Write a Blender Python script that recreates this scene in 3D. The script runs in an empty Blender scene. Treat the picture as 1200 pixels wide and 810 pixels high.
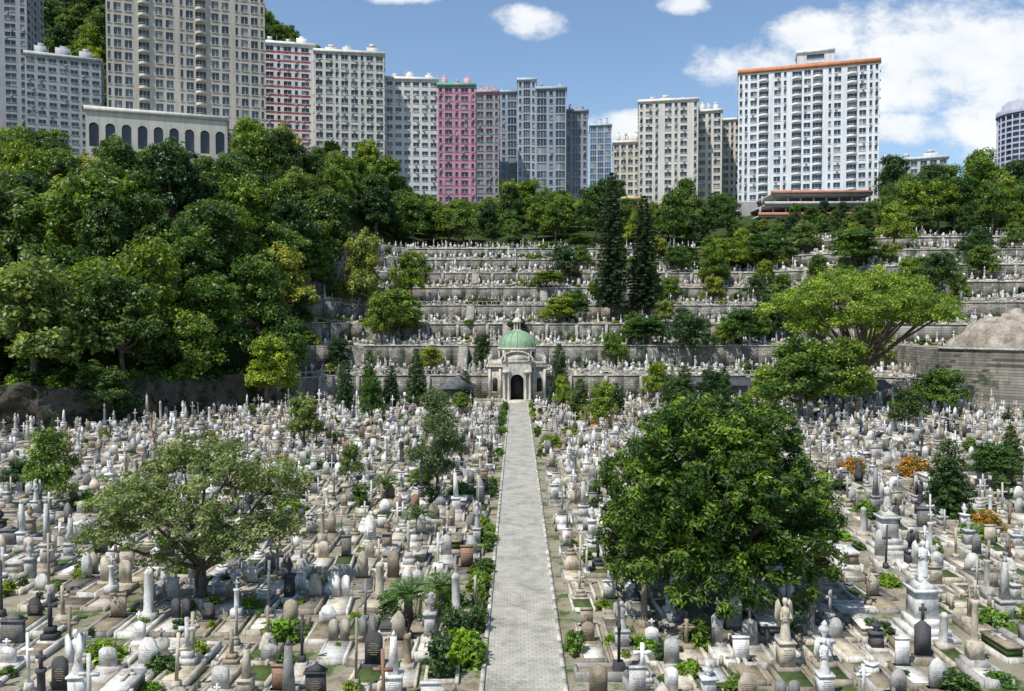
import bpy, math, random
import numpy as np
from mathutils import Vector
random.seed(7); R=np.random.default_rng(11)
scene=bpy.context.scene
COL=scene.collection
FPX=933.0; CAMH=13.0
def az(px): return (px-606)/FPX
def el(py): return (377-py)/FPX

# ------------------------------------------------------------------ materials
def newmat(name):
    m=bpy.data.materials.new(name); m.use_nodes=True
    nt=m.node_tree; nt.nodes.clear()
    out=nt.nodes.new('ShaderNodeOutputMaterial')
    return m,nt,out
def N(nt,t,**k):
    n=nt.nodes.new(t)
    for a,b in k.items(): setattr(n,a,b)
    return n
def noise(nt,vec,scale,detail=4,rough=.55):
    n=N(nt,'ShaderNodeTexNoise'); n.inputs['Scale'].default_value=scale
    n.inputs['Detail'].default_value=detail; n.inputs['Roughness'].default_value=rough
    if vec is not None: nt.links.new(vec,n.inputs['Vector'])
    return n.outputs['Fac']
def ramp(nt,fac,stops):
    r=N(nt,'ShaderNodeValToRGB'); e=r.color_ramp.elements
    while len(e)<len(stops): e.new(.5)
    for i,(p,c) in enumerate(stops):
        e[i].position=p; e[i].color=(c[0],c[1],c[2],1) if hasattr(c,'__len__') else (c,c,c,1)
    nt.links.new(fac,r.inputs['Fac']); return r.outputs['Color']
def mix(nt,a,b,fac,mode='MIX'):
    n=N(nt,'ShaderNodeMix',data_type='RGBA',blend_type=mode)
    for s,v in ((n.inputs['A'],a),(n.inputs['B'],b)):
        if isinstance(v,bpy.types.NodeSocket): nt.links.new(v,s)
        else: s.default_value=(v[0],v[1],v[2],1)
    f=n.inputs['Factor']
    if isinstance(fac,bpy.types.NodeSocket): nt.links.new(fac,f)
    else: f.default_value=fac
    return n.outputs['Result']
def bsdf(nt,out,col,rough=.85,spec=.3,bump=None,bs=.3,bd=.05,metal=0):
    b=N(nt,'ShaderNodeBsdfPrincipled')
    if isinstance(col,bpy.types.NodeSocket): nt.links.new(col,b.inputs['Base Color'])
    else: b.inputs['Base Color'].default_value=(*col,1)
    b.inputs['Roughness'].default_value=rough
    b.inputs['Specular IOR Level'].default_value=spec
    b.inputs['Metallic'].default_value=metal
    if bump is not None:
        bn=N(nt,'ShaderNodeBump'); bn.inputs['Strength'].default_value=bs; bn.inputs['Distance'].default_value=bd
        nt.links.new(bump,bn.inputs['Height']); nt.links.new(bn.outputs['Normal'],b.inputs['Normal'])
    nt.links.new(b.outputs['BSDF'],out.inputs['Surface']); return b
def pos(nt): return N(nt,'ShaderNodeNewGeometry').outputs['Position']
def scalev(nt,v,s):
    n=N(nt,'ShaderNodeVectorMath',operation='MULTIPLY'); nt.links.new(v,n.inputs[0]); n.inputs[1].default_value=s; return n.outputs[0]
def attr(nt):
    return N(nt,'ShaderNodeAttribute',attribute_name='Col').outputs['Color']

def mat_stone():
    m,nt,out=newmat('weathered_stone'); p=pos(nt)
    c=attr(nt)
    st=ramp(nt,noise(nt,scalev(nt,p,(1,1,.45)),2.2,5,.7),[(.3,(.36,.34,.30)),(.46,(.84,.82,.79)),(.62,(1.12,1.11,1.09))])
    c=mix(nt,c,st,.88,'MULTIPLY')
    f=ramp(nt,noise(nt,p,14,2),[(.35,.70),(.6,1.1)])
    c=mix(nt,c,f,.6,'MULTIPLY')
    bsdf(nt,out,c,.85,.25); return m
def mat_facade():
    m,nt,out=newmat('painted_render'); p=pos(nt)
    c=attr(nt)
    st=ramp(nt,noise(nt,scalev(nt,p,(.9,.9,.06)),1.0,4,.6),[(.3,.74),(.6,1.05)])
    c=mix(nt,c,st,.8,'MULTIPLY')
    f=ramp(nt,noise(nt,p,.35,3),[(.3,.86),(.7,1.06)])
    c=mix(nt,c,f,.6,'MULTIPLY')
    bsdf(nt,out,c,.8,.25); return m
def mat_glass():
    m,nt,out=newmat('window_glass'); bsdf(nt,out,attr(nt),.12,.6); return m
def mat_leaf():
    m,nt,out=newmat('foliage')
    c=attr(nt)
    oi=N(nt,'ShaderNodeObjectInfo').outputs['Random']
    t=ramp(nt,oi,[(0,(.60,.72,.72)),(.3,(1,1,1)),(.65,(1.28,1.14,.85)),(1,(1.65,1.38,.8))])
    c=mix(nt,c,t,1,'MULTIPLY')
    b=N(nt,'ShaderNodeBsdfPrincipled'); nt.links.new(c,b.inputs['Base Color'])
    b.inputs['Roughness'].default_value=.45; b.inputs['Specular IOR Level'].default_value=.35
    tr=N(nt,'ShaderNodeBsdfTranslucent')
    c2=mix(nt,c,(1.7,1.5,.5),1,'MULTIPLY'); nt.links.new(c2,tr.inputs['Color'])
    ms=N(nt,'ShaderNodeMixShader'); ms.inputs[0].default_value=.33
    nt.links.new(b.outputs[0],ms.inputs[1]); nt.links.new(tr.outputs[0],ms.inputs[2])
    nt.links.new(ms.outputs[0],out.inputs['Surface']); return m
def mat_bark():
    m,nt,out=newmat('bark'); p=pos(nt)
    c=ramp(nt,noise(nt,scalev(nt,p,(6,6,1.5)),1.5,4),[(.3,(.05,.04,.03)),(.7,(.17,.14,.11))])
    bsdf(nt,out,c,.9,.2); return m
def mat_ground():
    m,nt,out=newmat('cemetery_ground'); p=pos(nt)
    c=ramp(nt,noise(nt,p,.9,6,.65),[(.3,(.14,.115,.08)),(.5,(.30,.26,.195)),(.7,(.44,.40,.32))])
    g=ramp(nt,noise(nt,p,.45,6,.75),[(.48,0),(.58,1)])
    c=mix(nt,c,(.065,.105,.03),g)
    bsdf(nt,out,c,.95,.1,noise(nt,p,9,3),.6,.06); return m
def mat_forest():
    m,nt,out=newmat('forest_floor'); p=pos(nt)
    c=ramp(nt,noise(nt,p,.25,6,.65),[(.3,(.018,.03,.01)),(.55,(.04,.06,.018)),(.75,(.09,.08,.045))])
    bsdf(nt,out,c,.95,.1); return m
def mat_wall():
    m,nt,out=newmat('stone_block_wall'); p=pos(nt)
    s=N(nt,'ShaderNodeSeparateXYZ'); nt.links.new(p,s.inputs[0])
    a=N(nt,'ShaderNodeMath',operation='ADD'); nt.links.new(s.outputs[0],a.inputs[0]); nt.links.new(s.outputs[1],a.inputs[1])
    cb=N(nt,'ShaderNodeCombineXYZ'); nt.links.new(a.outputs[0],cb.inputs[0]); nt.links.new(s.outputs[2],cb.inputs[1])
    b=N(nt,'ShaderNodeTexBrick'); nt.links.new(cb.outputs[0],b.inputs['Vector'])
    b.inputs['Color1'].default_value=(.19,.18,.16,1); b.inputs['Color2'].default_value=(.35,.33,.30,1); b.inputs['Mortar'].default_value=(.11,.10,.09,1)
    b.inputs['Scale'].default_value=1; b.inputs['Brick Width'].default_value=.8; b.inputs['Row Height'].default_value=.42; b.inputs['Mortar Size'].default_value=.035
    st=ramp(nt,noise(nt,scalev(nt,p,(.4,.4,.1)),1.0,6,.7),[(.32,(.34,.37,.32)),(.6,(1.08,1.05,1.0))])
    c=mix(nt,b.outputs['Color'],st,.9,'MULTIPLY')
    g=ramp(nt,noise(nt,p,.22,5,.7),[(.56,0),(.64,.85)])
    c=mix(nt,c,(.035,.06,.02),g)
    bsdf(nt,out,c,.9,.2); return m
def mat_path():
    m,nt,out=newmat('paver_path'); p=pos(nt)
    b=N(nt,'ShaderNodeTexBrick'); nt.links.new(p,b.inputs['Vector'])
    b.inputs['Color1'].default_value=(.36,.345,.305,1); b.inputs['Color2'].default_value=(.45,.43,.38,1); b.inputs['Mortar'].default_value=(.27,.25,.19,1)
    b.inputs['Scale'].default_value=1; b.inputs['Brick Width'].default_value=.3; b.inputs['Row Height'].default_value=.2; b.inputs['Mortar Size'].default_value=.012
    st=ramp(nt,noise(nt,p,.7,7,.7),[(.3,(.52,.53,.48)),(.52,(.97,.97,.95)),(.75,(1.16,1.14,1.1))])
    c=mix(nt,b.outputs['Color'],st,.95,'MULTIPLY')
    sp=ramp(nt,noise(nt,p,2.6,5,.75),[(.62,0),(.70,.55)])
    c=mix(nt,c,(.13,.13,.09),sp)
    bsdf(nt,out,c,.9,.2,b.outputs['Fac'],.3,-.015); return m
def mat_copper():
    m,nt,out=newmat('verdigris_copper'); p=pos(nt)
    c=ramp(nt,noise(nt,scalev(nt,p,(1.2,1.2,.4)),1.2,5,.6),[(.3,(.16,.27,.16)),(.6,(.26,.38,.24)),(.8,(.35,.46,.32))])
    bsdf(nt,out,c,.6,.4); return m
def mat_dark():
    m,nt,out=newmat('dark_timber'); p=pos(nt)
    bsdf(nt,out,ramp(nt,noise(nt,p,6,3),[(.3,(.012,.012,.014)),(.7,(.035,.033,.033))]),.6,.3); return m
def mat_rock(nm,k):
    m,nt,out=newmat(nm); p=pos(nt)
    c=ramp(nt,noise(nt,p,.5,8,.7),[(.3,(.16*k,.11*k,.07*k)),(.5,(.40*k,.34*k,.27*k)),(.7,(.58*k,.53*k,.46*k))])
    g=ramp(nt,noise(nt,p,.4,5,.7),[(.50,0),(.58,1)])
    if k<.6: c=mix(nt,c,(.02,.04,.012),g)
    bsdf(nt,out,c,.9,.2,noise(nt,p,1.2,8,.7),1,.5); return m
def mat_roof():
    m,nt,out=newmat('slate_roof'); p=pos(nt)
    bsdf(nt,out,ramp(nt,noise(nt,p,2,4),[(.3,(.06,.065,.07)),(.7,(.14,.145,.15))]),.8,.3); return m
STONE=mat_stone();FAC=mat_facade();GLASS=mat_glass();LEAF=mat_leaf();BARK=mat_bark();GND=mat_ground();FOR=mat_forest()
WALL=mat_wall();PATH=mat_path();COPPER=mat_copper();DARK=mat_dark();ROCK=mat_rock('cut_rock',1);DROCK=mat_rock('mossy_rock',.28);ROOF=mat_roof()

# ------------------------------------------------------------------ mesh builder
class MB:
    def __init__(s): s.V=[];s.C=[];s.L=[];s.T=[];s.M=[];s.n=0
    def add(s,V,loops,tot,col=(1,1,1),mat=0):
        V=np.asarray(V,float).reshape(-1,3); k=len(V)
        c=np.asarray(col,float)
        if c.ndim==1: c=np.tile(c,(k,1))
        s.V.append(V); s.C.append(c); s.L.append(np.asarray(loops,dtype=np.int64)+s.n); s.T.append(np.asarray(tot,dtype=np.int64))
        s.M.append(np.full(len(tot),mat,dtype=np.int64)); s.n+=k
    def quads(s,V,col,mat=0):
        V=np.asarray(V,float).reshape(-1,3); k=len(V)
        s.add(V,np.arange(k),np.full(k//4,4),col,mat)
    def box(s,c,size,col=(1,1,1),rot=0,mat=0,taper=1.0):
        x,y,z=c; a,b,h=size[0]/2,size[1]/2,size[2]; t=taper
        P=np.array([(-a,-b,0),(a,-b,0),(a,b,0),(-a,b,0),(-a*t,-b*t,h),(a*t,-b*t,h),(a*t,b*t,h),(-a*t,b*t,h)])
        if rot:
            cs,sn=math.cos(rot),math.sin(rot); P=np.c_[P[:,0]*cs-P[:,1]*sn,P[:,0]*sn+P[:,1]*cs,P[:,2]]
        s.add(P+np.array([x,y,z]),[0,3,2,1,4,5,6,7,0,1,5,4,1,2,6,5,2,3,7,6,3,0,4,7],[4]*6,col,mat)
    def prism(s,pts,y0,y1,col=(1,1,1),off=(0,0,0),mat=0):
        k=len(pts); F=[(p[0],y0,p[1]) for p in pts]; B=[(p[0],y1,p[1]) for p in pts]
        V=np.array(F+B)+np.array(off)
        L=list(range(k))+list(range(2*k-1,k-1,-1)); T=[k,k]
        for i in range(k):
            j=(i+1)%k; L+=[i,i+k,j+k,j]; T.append(4)
        s.add(V,L,T,col,mat)
    def lathe(s,prof,c=(0,0,0),n=10,col=(1,1,1),mat=0,cap=True):
        V=[];L=[];T=[]
        for r,z in prof:
            for i in range(n):
                a=2*math.pi*i/n; V.append((c[0]+r*math.cos(a),c[1]+r*math.sin(a),c[2]+z))
        for k in range(len(prof)-1):
            for i in range(n):
                j=(i+1)%n; L+=[k*n+i,k*n+j,(k+1)*n+j,(k+1)*n+i]; T.append(4)
        if cap:
            L+=[(len(prof)-1)*n+i for i in range(n)]; T.append(n)
        s.add(V,L,T,col,mat)
    def tube(s,pts,rad,n=6,col=(1,1,1),mat=0):
        pts=[Vector(p) for p in pts]; V=[];L=[];T=[]
        for k,p in enumerate(pts):
            d=(pts[min(k+1,len(pts)-1)]-pts[max(k-1,0)]).normalized()
            u=d.cross(Vector((0.3,1,0.1))).normalized(); w=d.cross(u)
            for i in range(n):
                a=2*math.pi*i/n; V.append(p+(u*math.cos(a)+w*math.sin(a))*rad[k])
        for k in range(len(pts)-1):
            for i in range(n):
                j=(i+1)%n; L+=[k*n+i,k*n+j,(k+1)*n+j,(k+1)*n+i]; T.append(4)
        s.add([tuple(v) for v in V],L,T,col,mat)
    def mesh(s,name,mats,smooth=False):
        V=np.concatenate(s.V);C=np.concatenate(s.C);L=np.concatenate(s.L);T=np.concatenate(s.T);M=np.concatenate(s.M)
        me=bpy.data.meshes.new(name)
        me.vertices.add(len(V)); me.vertices.foreach_set('co',V.astype(np.float32).ravel())
        me.loops.add(len(L)); me.loops.foreach_set('vertex_index',L.astype(np.int32))
        me.polygons.add(len(T)); st=np.concatenate([[0],np.cumsum(T)[:-1]])
        me.polygons.foreach_set('loop_start',st.astype(np.int32)); me.polygons.foreach_set('loop_total',T.astype(np.int32))
        for m in mats: me.materials.append(m)
        me.polygons.foreach_set('material_index',M.astype(np.int32))
        if smooth: me.polygons.foreach_set('use_smooth',np.ones(len(T),dtype=bool))
        me.update(calc_edges=True)
        ca=me.color_attributes.new('Col','FLOAT_COLOR','POINT')
        ca.data.foreach_set('color',np.c_[C,np.ones(len(C))].astype(np.float32).ravel())
        return me
    def obj(s,name,mats,parent=None,smooth=False):
        if not s.V: return None
        return inst(name,s.mesh(name,mats,smooth),parent=parent)
def inst(name,me,loc=(0,0,0),rot=0,sc=(1,1,1),parent=None):
    o=bpy.data.objects.new(name,me); COL.objects.link(o); o.location=loc; o.rotation_euler=(0,0,rot); o.scale=sc
    if parent: o.parent=parent
    return o
def empty(name):
    e=bpy.data.objects.new(name,None); COL.objects.link(e); return e

# ------------------------------------------------------------------ terrain
def F(x): return np.interp(x,[-200,-62,-54,-45,-38,-30,55,62,70,78,88,200],[90,92,98,110,124,135,135,129,120,112,107,102])
def G(x): return np.interp(x,[-62,-35],[1.25,1.0])
TER=[];S=[-700,-300,-150,-110,-70,-30,0];Z=[0]*7
spec=[(14,3.8,.6),(12,4.0,.8),(11,3.2,1.0),(11,3.0,1.2),(10,3.0,1.4),(10,2.6,1.6),(9,2.4,1.6),(8,2.0,1.0)]
s=0;z=0
for dp,h,r in spec:
    TER.append((s,z,h,dp,r)); S.append(s+.001); Z.append(z+h); z=z+h+r; s+=dp; S.append(s); Z.append(z)
for a,b in [(97,36),(110,39.5),(135,44.5),(160,50),(200,56),(240,58),(280,60),(320,60),(360,60),(400,60),(440,60),(480,60),(520,60),(560,60),(620,60),(700,60),(900,60),(1500,60),(3000,60),(6000,60)]:
    S.append(a);Z.append(b)
S=np.array(S,float);Z=np.array(Z,float)
def mountain(x,y):
    r=np.interp(x,[-900,-500,-390,-290,-193,-152,-100,0,120],[190,215,208,180,148,122,70,30,0])
    t=np.clip((y-320)/280,0,1); t=t*t*(3-2*t); u=np.clip((y-650)/600,0,1)
    return r*t*(1-u)
def H(x,y):
    return np.interp(y-F(x),S,Z)*G(x)+mountain(x,y)
xs=np.array([-6000,-2500,-1200,-700,-500,-430,-380,-330,-290,-250,-215,-185]+list(range(-160,161,4))+[185,215,260,320,420,700,1200,2500,6000],float)
gb=MB(); nx=len(xs); ny=len(S)
V=[]
for j in range(ny):
    yy=F(xs)+S[j]; zz=Z[j]*G(xs)+mountain(xs,yy)
    V.append(np.c_[xs,yy,zz])
V=np.concatenate(V)
L=[];M=[]
for j in range(ny-1):
    for i in range(nx-1):
        a=j*nx+i; L+=[a,a+1,a+nx+1,a+nx]
        xm=(xs[i]+xs[i+1])/2
        if S[j]<0: M.append(0)
        elif S[j]<84.9 and xm>-42: M.append(1 if (Z[j+1]-Z[j])/(S[j+1]-S[j])>5 else 0)
        else: M.append(2)
gb.add(V,L,[4]*len(M)); gb.M=[np.array(M)]
gb.obj('ground',[GND,WALL,FOR])

for k,(s0,z0,h,dp,r) in enumerate(TER):
    w=MB(); xx=np.arange(-39 if k<2 else -48,141,3.0)
    for i in range(len(xx)-1):
        x0,x1=xx[i],xx[i+1]
        p0=np.array([x0,F(x0)+s0]);p1=np.array([x1,F(x1)+s0]); g=(G(x0)+G(x1))/2
        d=p1-p0; Ln=np.hypot(*d); a=math.atan2(d[1],d[0]); m=(p0+p1)/2; n=np.array([d[1],-d[0]])/Ln
        hh=h*g; c=m+n*.22
        w.box((c[0],c[1],z0*g-.3),(Ln+.02,.4,hh+.3),(1,1,1),a,0)
        tone=np.array((.48,.46,.42))*random.uniform(.8,1.1)
        w.box((c[0],c[1],z0*g+hh),(Ln+.02,.6,.2),tone,a,1)
        if i%2==0 and k in (0,2,5):
            q=p0+n*.5
            w.box((q[0],q[1],z0*g-.3),(.6,.35,hh+.3),(.36,.34,.31),a,1)
        if k in (0,3):
            for b in range(3):
                t=(b+.5)/3; q=p0+d*t+n*.2
                w.box((q[0],q[1],z0*g+hh+.2),(.14,.14,.7),(.45,.43,.40),a,1)
            w.box((c[0],c[1],z0*g+hh+.9),(Ln+.02,.14,.1),(.45,.43,.40),a,1)
    w.obj('retaining_wall',[WALL,STONE])
# tall retaining wall at the right-hand foot of the slope
w=MB(); xx=list(np.arange(65.5,100,2.5))
for i in range(len(xx)-1):
    x0,x1=xx[i],xx[i+1]; f0,f1=float(F(x0)),float(F(x1)); h_=8.7
    w.quads([(x0,f0-1.6,-.3),(x1,f1-1.6,-.3),(x1,f1-1.1,h_),(x0,f0-1.1,h_), (x0,f0-1.1,h_),(x1,f1-1.1,h_),(x1,f1+15,h_+.3),(x0,f0+15,h_+.3)],(1,1,1))
    a=math.atan2(f1-f0,x1-x0); w.box(((x0+x1)/2,(f0+f1)/2-1.0,h_+.02),(math.hypot(f1-f0,x1-x0)+.02,.6,.35),(.5,.48,.44),a,1)
w.quads([(65.5,float(F(65.5))-1.6,-.3),(65.5,float(F(65.5))-1.1,8.7),(65.5,float(F(65.5))+15,9.0),(65.5,float(F(65.5))+15,-.3)],(1,1,1))
w.obj('retaining_wall',[WALL,STONE])

st=MB()
for k,(s0,z0,h,dp,r) in enumerate(TER[1:6]):
    X=-6+4*k if k%2 else -10
    n=int(h/.18)
    for i in range(n):
        st.box((X,135+s0-.45-(n-i)*.28,z0-.1),(1.7,.28,.1+(i+1)*h/n),(.33,.31,.28))
st.obj('stone_stairs',[STONE])

bk=MB(); nxk=90; nzk=9; VV=[];LL=[];TT_=[]
rx=R.normal(size=(nzk,nxk))*.4
for j in range(nzk):
    for i in range(nxk):
        x=-92+i*(56/(nxk-1)); t=j/(nzk-1); hh=6.2*(.85+.10*math.sin(x*.6)+.06*math.sin(x*1.9))
        VV.append((x,float(F(x))-1.6+t*1.0+rx[j,i]*(1 if j<nzk-1 else 0)-.3*math.sin(x*.9+j),-.2+t*hh))
for i in range(nxk):
    x=-92+i*(56/(nxk-1)); VV.append((x,float(F(x))+3.0,5.2))
for j in range(nzk):
    for i in range(nxk-1): a=j*nxk+i; LL+=[a,a+1,a+nxk+1,a+nxk]; TT_.append(4)
bk.add(VV,LL,TT_); bk.obj('rock_bank',[DROCK])

# ------------------------------------------------------------------ path
pm=MB(); PX=.23
pm.quads([(PX-1.4,-60,.03),(PX+1.4,-60,.03),(PX+1.4,126,.03),(PX-1.4,126,.03)],(1,1,1))
pm.obj('path',[PATH])
kb=MB()
for sx in (-1,1):
    y=15.0
    while y<125.5:
        l=1.2; kb.box((PX+sx*1.48,y+l/2,-.05),(.16,l-.015,.17+random.uniform(-.01,.012)),np.array((.54,.52,.47))*random.uniform(.75,1.1)); y+=l
kb.obj('path_kerb',[STONE])
fp=MB(); fp.quads([(-7,125.6,.036),(7,125.6,.036),(7,128.2,.036),(-7,128.2,.036)],(1,1,1)); fp.obj('chapel_forecourt',[PATH])

# ------------------------------------------------------------------ graves
class T(MB): pass
def sel(i): return (i,0,0)
def plot(t,slab=.14,w=1.15,l=2.1):
    a=w/2;b=l/2
    t.box((-a+.06,0,-.15),(.12,l,.37),sel(1)); t.box((a-.06,0,-.15),(.12,l,.37),sel(1))
    t.box((0,-b+.06,-.15),(w-.24,.12,.36),sel(1)); t.box((0,b-.06,-.15),(w-.24,.12,.36),sel(1))
    t.box((0,0,-.15),(w-.24,l-.24,.15+slab),sel(2))
def posts(t,w=1.15,l=2.1,h=.45):
    for a in (-1,1):
        for b in (-1,1): t.box((a*(w/2-.06),b*(l/2-.06),.22),(.16,.16,h),sel(1),taper=.7)
def lines(t,y,z0,w,n=5,dz=.1):
    dz*=.72
    for i in range(n):
        ww=w*(.5+.45*((i*37)%5)/4)
        t.quads([(-ww/2,y,z0+.08+i*dz),(ww/2,y,z0+.08+i*dz),(ww/2,y,z0+.08+i*dz+.018),(-ww/2,y,z0+.08+i*dz+.018)],sel(3))
def arch(w,h,top,n=8):
    pts=[(-w/2,0),(w/2,0),(w/2,h)]
    for i in range(1,n):
        a=math.pi*i/n; pts.append((w/2*math.cos(a),h+top*math.sin(a)))
    pts.append((-w/2,h)); return pts
def cross(t,z,h,w,th,y=.8):
    t.box((0,y,z),(th,th*.9,h),sel(0)); zc=z+h*.66
    t.box((-(w+th)/4,y,zc-th/2),((w-th)/2,th*.88,th),sel(0)); t.box(((w+th)/4,y,zc-th/2),((w-th)/2,th*.88,th),sel(0))
TM=[];TW=[]
def nt_(w): t=T(); TM.append(t); TW.append(w); return t
t=nt_(.10); plot(t); t.box((0,.8,0),(.8,.36,.22),sel(0)); t.prism(arch(.62,.82,.24),-.05,.05,sel(0),(0,.8,.22)); lines(t,.747,.45,.44,6)
t=nt_(.07); plot(t,.3); t.box((0,.8,0),(.72,.3,.3),sel(0)); t.prism([(-.27,0),(.27,0),(.27,.8),(.17,1.03),(0,1.2),(-.17,1.03),(-.27,.8)],-.06,.06,sel(0),(0,.8,.3)); lines(t,.737,.5,.38,6)
t=nt_(.13); plot(t)
for i in range(3): t.box((0,.75,.0+i*.2),(.84-.22*i,.6-.14*i,.2),sel(0 if i else 1))
cross(t,.6,1.05,.6,.13,.75)
t=nt_(.04); plot(t,.2); t.box((0,.7,0),(.8,.8,.35),sel(1)); t.box((0,.7,.35),(.56,.56,.55),sel(0)); t.box((0,.7,.9),(.66,.66,.08),sel(0)); t.box((0,.7,.98),(.34,.34,1.3),sel(0),taper=.55); t.box((0,.7,2.28),(.187,.187,.18),sel(0),taper=.05); lines(t,.417,.45,.36,4)
t=nt_(.05); plot(t,.1); t.box((0,.7,0),(.75,.75,.3),sel(1)); t.box((0,.7,.3),(.5,.5,.7),sel(0),taper=.92); t.box((0,.7,1.0),(.62,.62,.09),sel(0)); t.lathe([(.1,0),(.06,.08),(.2,.28),(.21,.38),(.1,.48),(.13,.52),(.02,.66)],(0,.7,1.09),8,sel(0)); lines(t,.44,.45,.34,4)
t=nt_(.08); plot(t,.25); t.box((0,.8,0),(.9,.34,.2),sel(0)); t.prism([(-.37,0),(.37,0),(.37,.6),(.3,.65),(.26,.8),(.12,.92),(-.12,.92),(-.26,.8),(-.3,.65),(-.37,.6)],-.06,.06,sel(0),(0,.8,.2)); lines(t,.737,.34,.52,5,.1)
t=nt_(.05); plot(t); t.box((0,.75,0),(.8,.7,.3),sel(1)); t.box((0,.75,.3),(.5,.5,.45),sel(0)); t.lathe([(.17,0),(.13,.06),(.12,.9),(.17,.98),(.17,1.05)],(0,.75,.75),8,sel(0)); cross(t,1.8,.5,.32,.09,.75)
t=nt_(.03); plot(t,.22); t.box((0,.7,0),(.8,.8,.3),sel(1)); t.box((0,.7,.3),(.55,.55,.7),sel(0)); t.box((0,.7,1.0),(.64,.64,.07),sel(0))
t.lathe([(.22,0),(.19,.2),(.14,.55),(.11,.72),(.17,.9),(.14,1.0),(.05,1.05),(.055,1.09),(.09,1.15),(.1,1.22),(.07,1.31)],(0,.7,1.07),9,sel(0))
for sx in (-1,1):
    t.prism([(sx*.06,0.45),(sx*.2,.35),(sx*.34,.7),(sx*.3,1.15),(sx*.2,1.25),(sx*.08,.98)],.14,.19,sel(0),(0,.7,1.07))
    t.tube([(sx*.16,.7,1.95),(sx*.2,.56,1.75),(sx*.03,.46,1.85)],[.05,.045,.03],5,sel(0))
lines(t,.417,.45,.36,5,.1)
t=nt_(.07); plot(t,.2); t.box((0,0,.2),(.8,1.7,.3),sel(2)); t.box((0,0,.5),(.92,1.82,.09),sel(0)); t.box((0,.2,.59),(.12,.9,.06),sel(1)); t.box((-.16,.35,.59),(.2,.12,.06),sel(1)); t.box((.16,.35,.59),(.2,.12,.06),sel(1))
t=nt_(.05); plot(t); t.box((0,.75,0),(.7,.5,.35),sel(0),taper=.8); cross(t,.35,1.3,.62,.13,.75)
n=12
for i in range(n):
    a0=2*math.pi*i/n;a1=2*math.pi*(i+1)/n;r0,r1=.17,.23
    t.prism([(r0*math.cos(a0),r0*math.sin(a0)),(r1*math.cos(a0),r1*math.sin(a0)),(r1*math.cos(a1),r1*math.sin(a1)),(r0*math.cos(a1),r0*math.sin(a1))],-.045,.045,sel(0),(0,.75,.35+1.3*.66))
t=nt_(.07); plot(t); t.box((0,.8,0),(.75,.34,.22),sel(0)); t.prism([(-.29,0),(.29,0),(.29,.75),(0,.92),(-.29,.75)],-.07,.07,sel(0),(0,.8,.22)); cross(t,1.13,.42,.28,.08,.8); lines(t,.727,.4,.42)
t=nt_(.02); plot(t,.12); t.box((0,.72,0),(1.0,.55,.2),sel(1)); t.box((0,.72,.2),(.8,.32,.95),sel(0),taper=.96); t.box((0,.72,1.15),(.9,.42,.1),sel(0)); t.prism([(-.42,0),(.42,0),(0,.22)],-.18,.18,sel(0),(0,.72,1.25)); lines(t,.555,.4,.55,6,.1)
t=nt_(.08); plot(t,.18); t.box((0,.82,0),(.78,.3,.18),sel(1)); t.box((0,.82,.18),(.62,.11,.9),sel(0)); t.box((0,.82,1.08),(.68,.17,.06),sel(0)); lines(t,.762,.4,.46)
t=nt_(.04); plot(t); t.lathe([(.42,0),(.36,.22),(.26,.42),(.2,.55),(.1,.62)],(0,.72,.05),7,sel(1)); cross(t,.55,1.05,.56,.11,.72)
t=nt_(.06); plot(t,.2); posts(t); t.box((0,.15,.05),(.7,1.2,.25),sel(0)); t.box((0,.75,.05),(.5,.14,.6),sel(0),taper=.9)
t=nt_(.06); plot(t); t.box((0,.78,0),(.44,.44,.25),sel(1)); t.box((0,.78,.25),(.3,.3,.25),sel(0),taper=.8); cross(t,.5,1.7,.6,.1,.78)
t=nt_(.02); plot(t); t.box((0,.72,0),(.62,.62,.35),sel(1)); t.lathe([(.24,0),(.19,.08),(.17,1.3),(.2,1.36),(.1,1.5)],(0,.72,.35),9,sel(0))
t=nt_(.03); plot(t,.15); t.box((0,.7,0),(.6,.4,.35),sel(0),taper=.85); t.prism([(-.3,.1),(0,.0),(.3,.1),(.3,.17),(0,.07),(-.3,.17)],-.2,.2,sel(0),(0,.7,.36))
t=nt_(.04); plot(t,.22)
for sx in (-1,1): t.prism(arch(.4,.7,.2,6),-.05,.05,sel(0),(sx*.24,.82,.2)); 
t.box((0,.82,0),(1.0,.3,.2),sel(1))
TW=np.array(TW)/sum(TW)
TT=[]
for t in TM:
    TT.append((np.concatenate(t.V),np.concatenate(t.C)[:,0].astype(int),np.concatenate(t.L),np.concatenate(t.T)))
stones=[((.76,.75,.72),.28),((.54,.53,.50),.18),((.54,.48,.38),.17),((.36,.30,.22),.14),((.25,.25,.24),.12),((.08,.08,.085),.08),((.28,.17,.12),.03)]
def pal():
    r=R.random();a=0
    for c,w in stones:
        a+=w
        if r<a: break
    h=np.array(c)*R.uniform(.75,1.12)
    kk=np.array([(.54,.49,.40),(.62,.60,.55),(.34,.30,.24),(.38,.37,.35)][R.integers(4)])*R.uniform(.75,1.12)
    sl=np.array([(.56,.51,.42),(.66,.64,.59),(.32,.27,.19),(.18,.17,.14),(.50,.44,.33),(.07,.11,.03)][R.integers(6)])*R.uniform(.75,1.15)
    en=h*.5 if h[0]>.2 else np.array((.4,.34,.18))
    return np.array([h,kk,sl,en])
def place(mb,x,y,z,rot,sc,ti,tilt=0):
    V,sl,L,Tt=TT[ti]; cs,sn=math.cos(rot),math.sin(rot)
    P=V*np.array([sc[0],sc[1],sc[2]]); P[:,0]+=P[:,2]*tilt; P=np.c_[P[:,0]*cs-P[:,1]*sn+x,P[:,0]*sn+P[:,1]*cs+y,P[:,2]+z]
    mb.add(P,L,Tt,pal()[sl])
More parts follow.
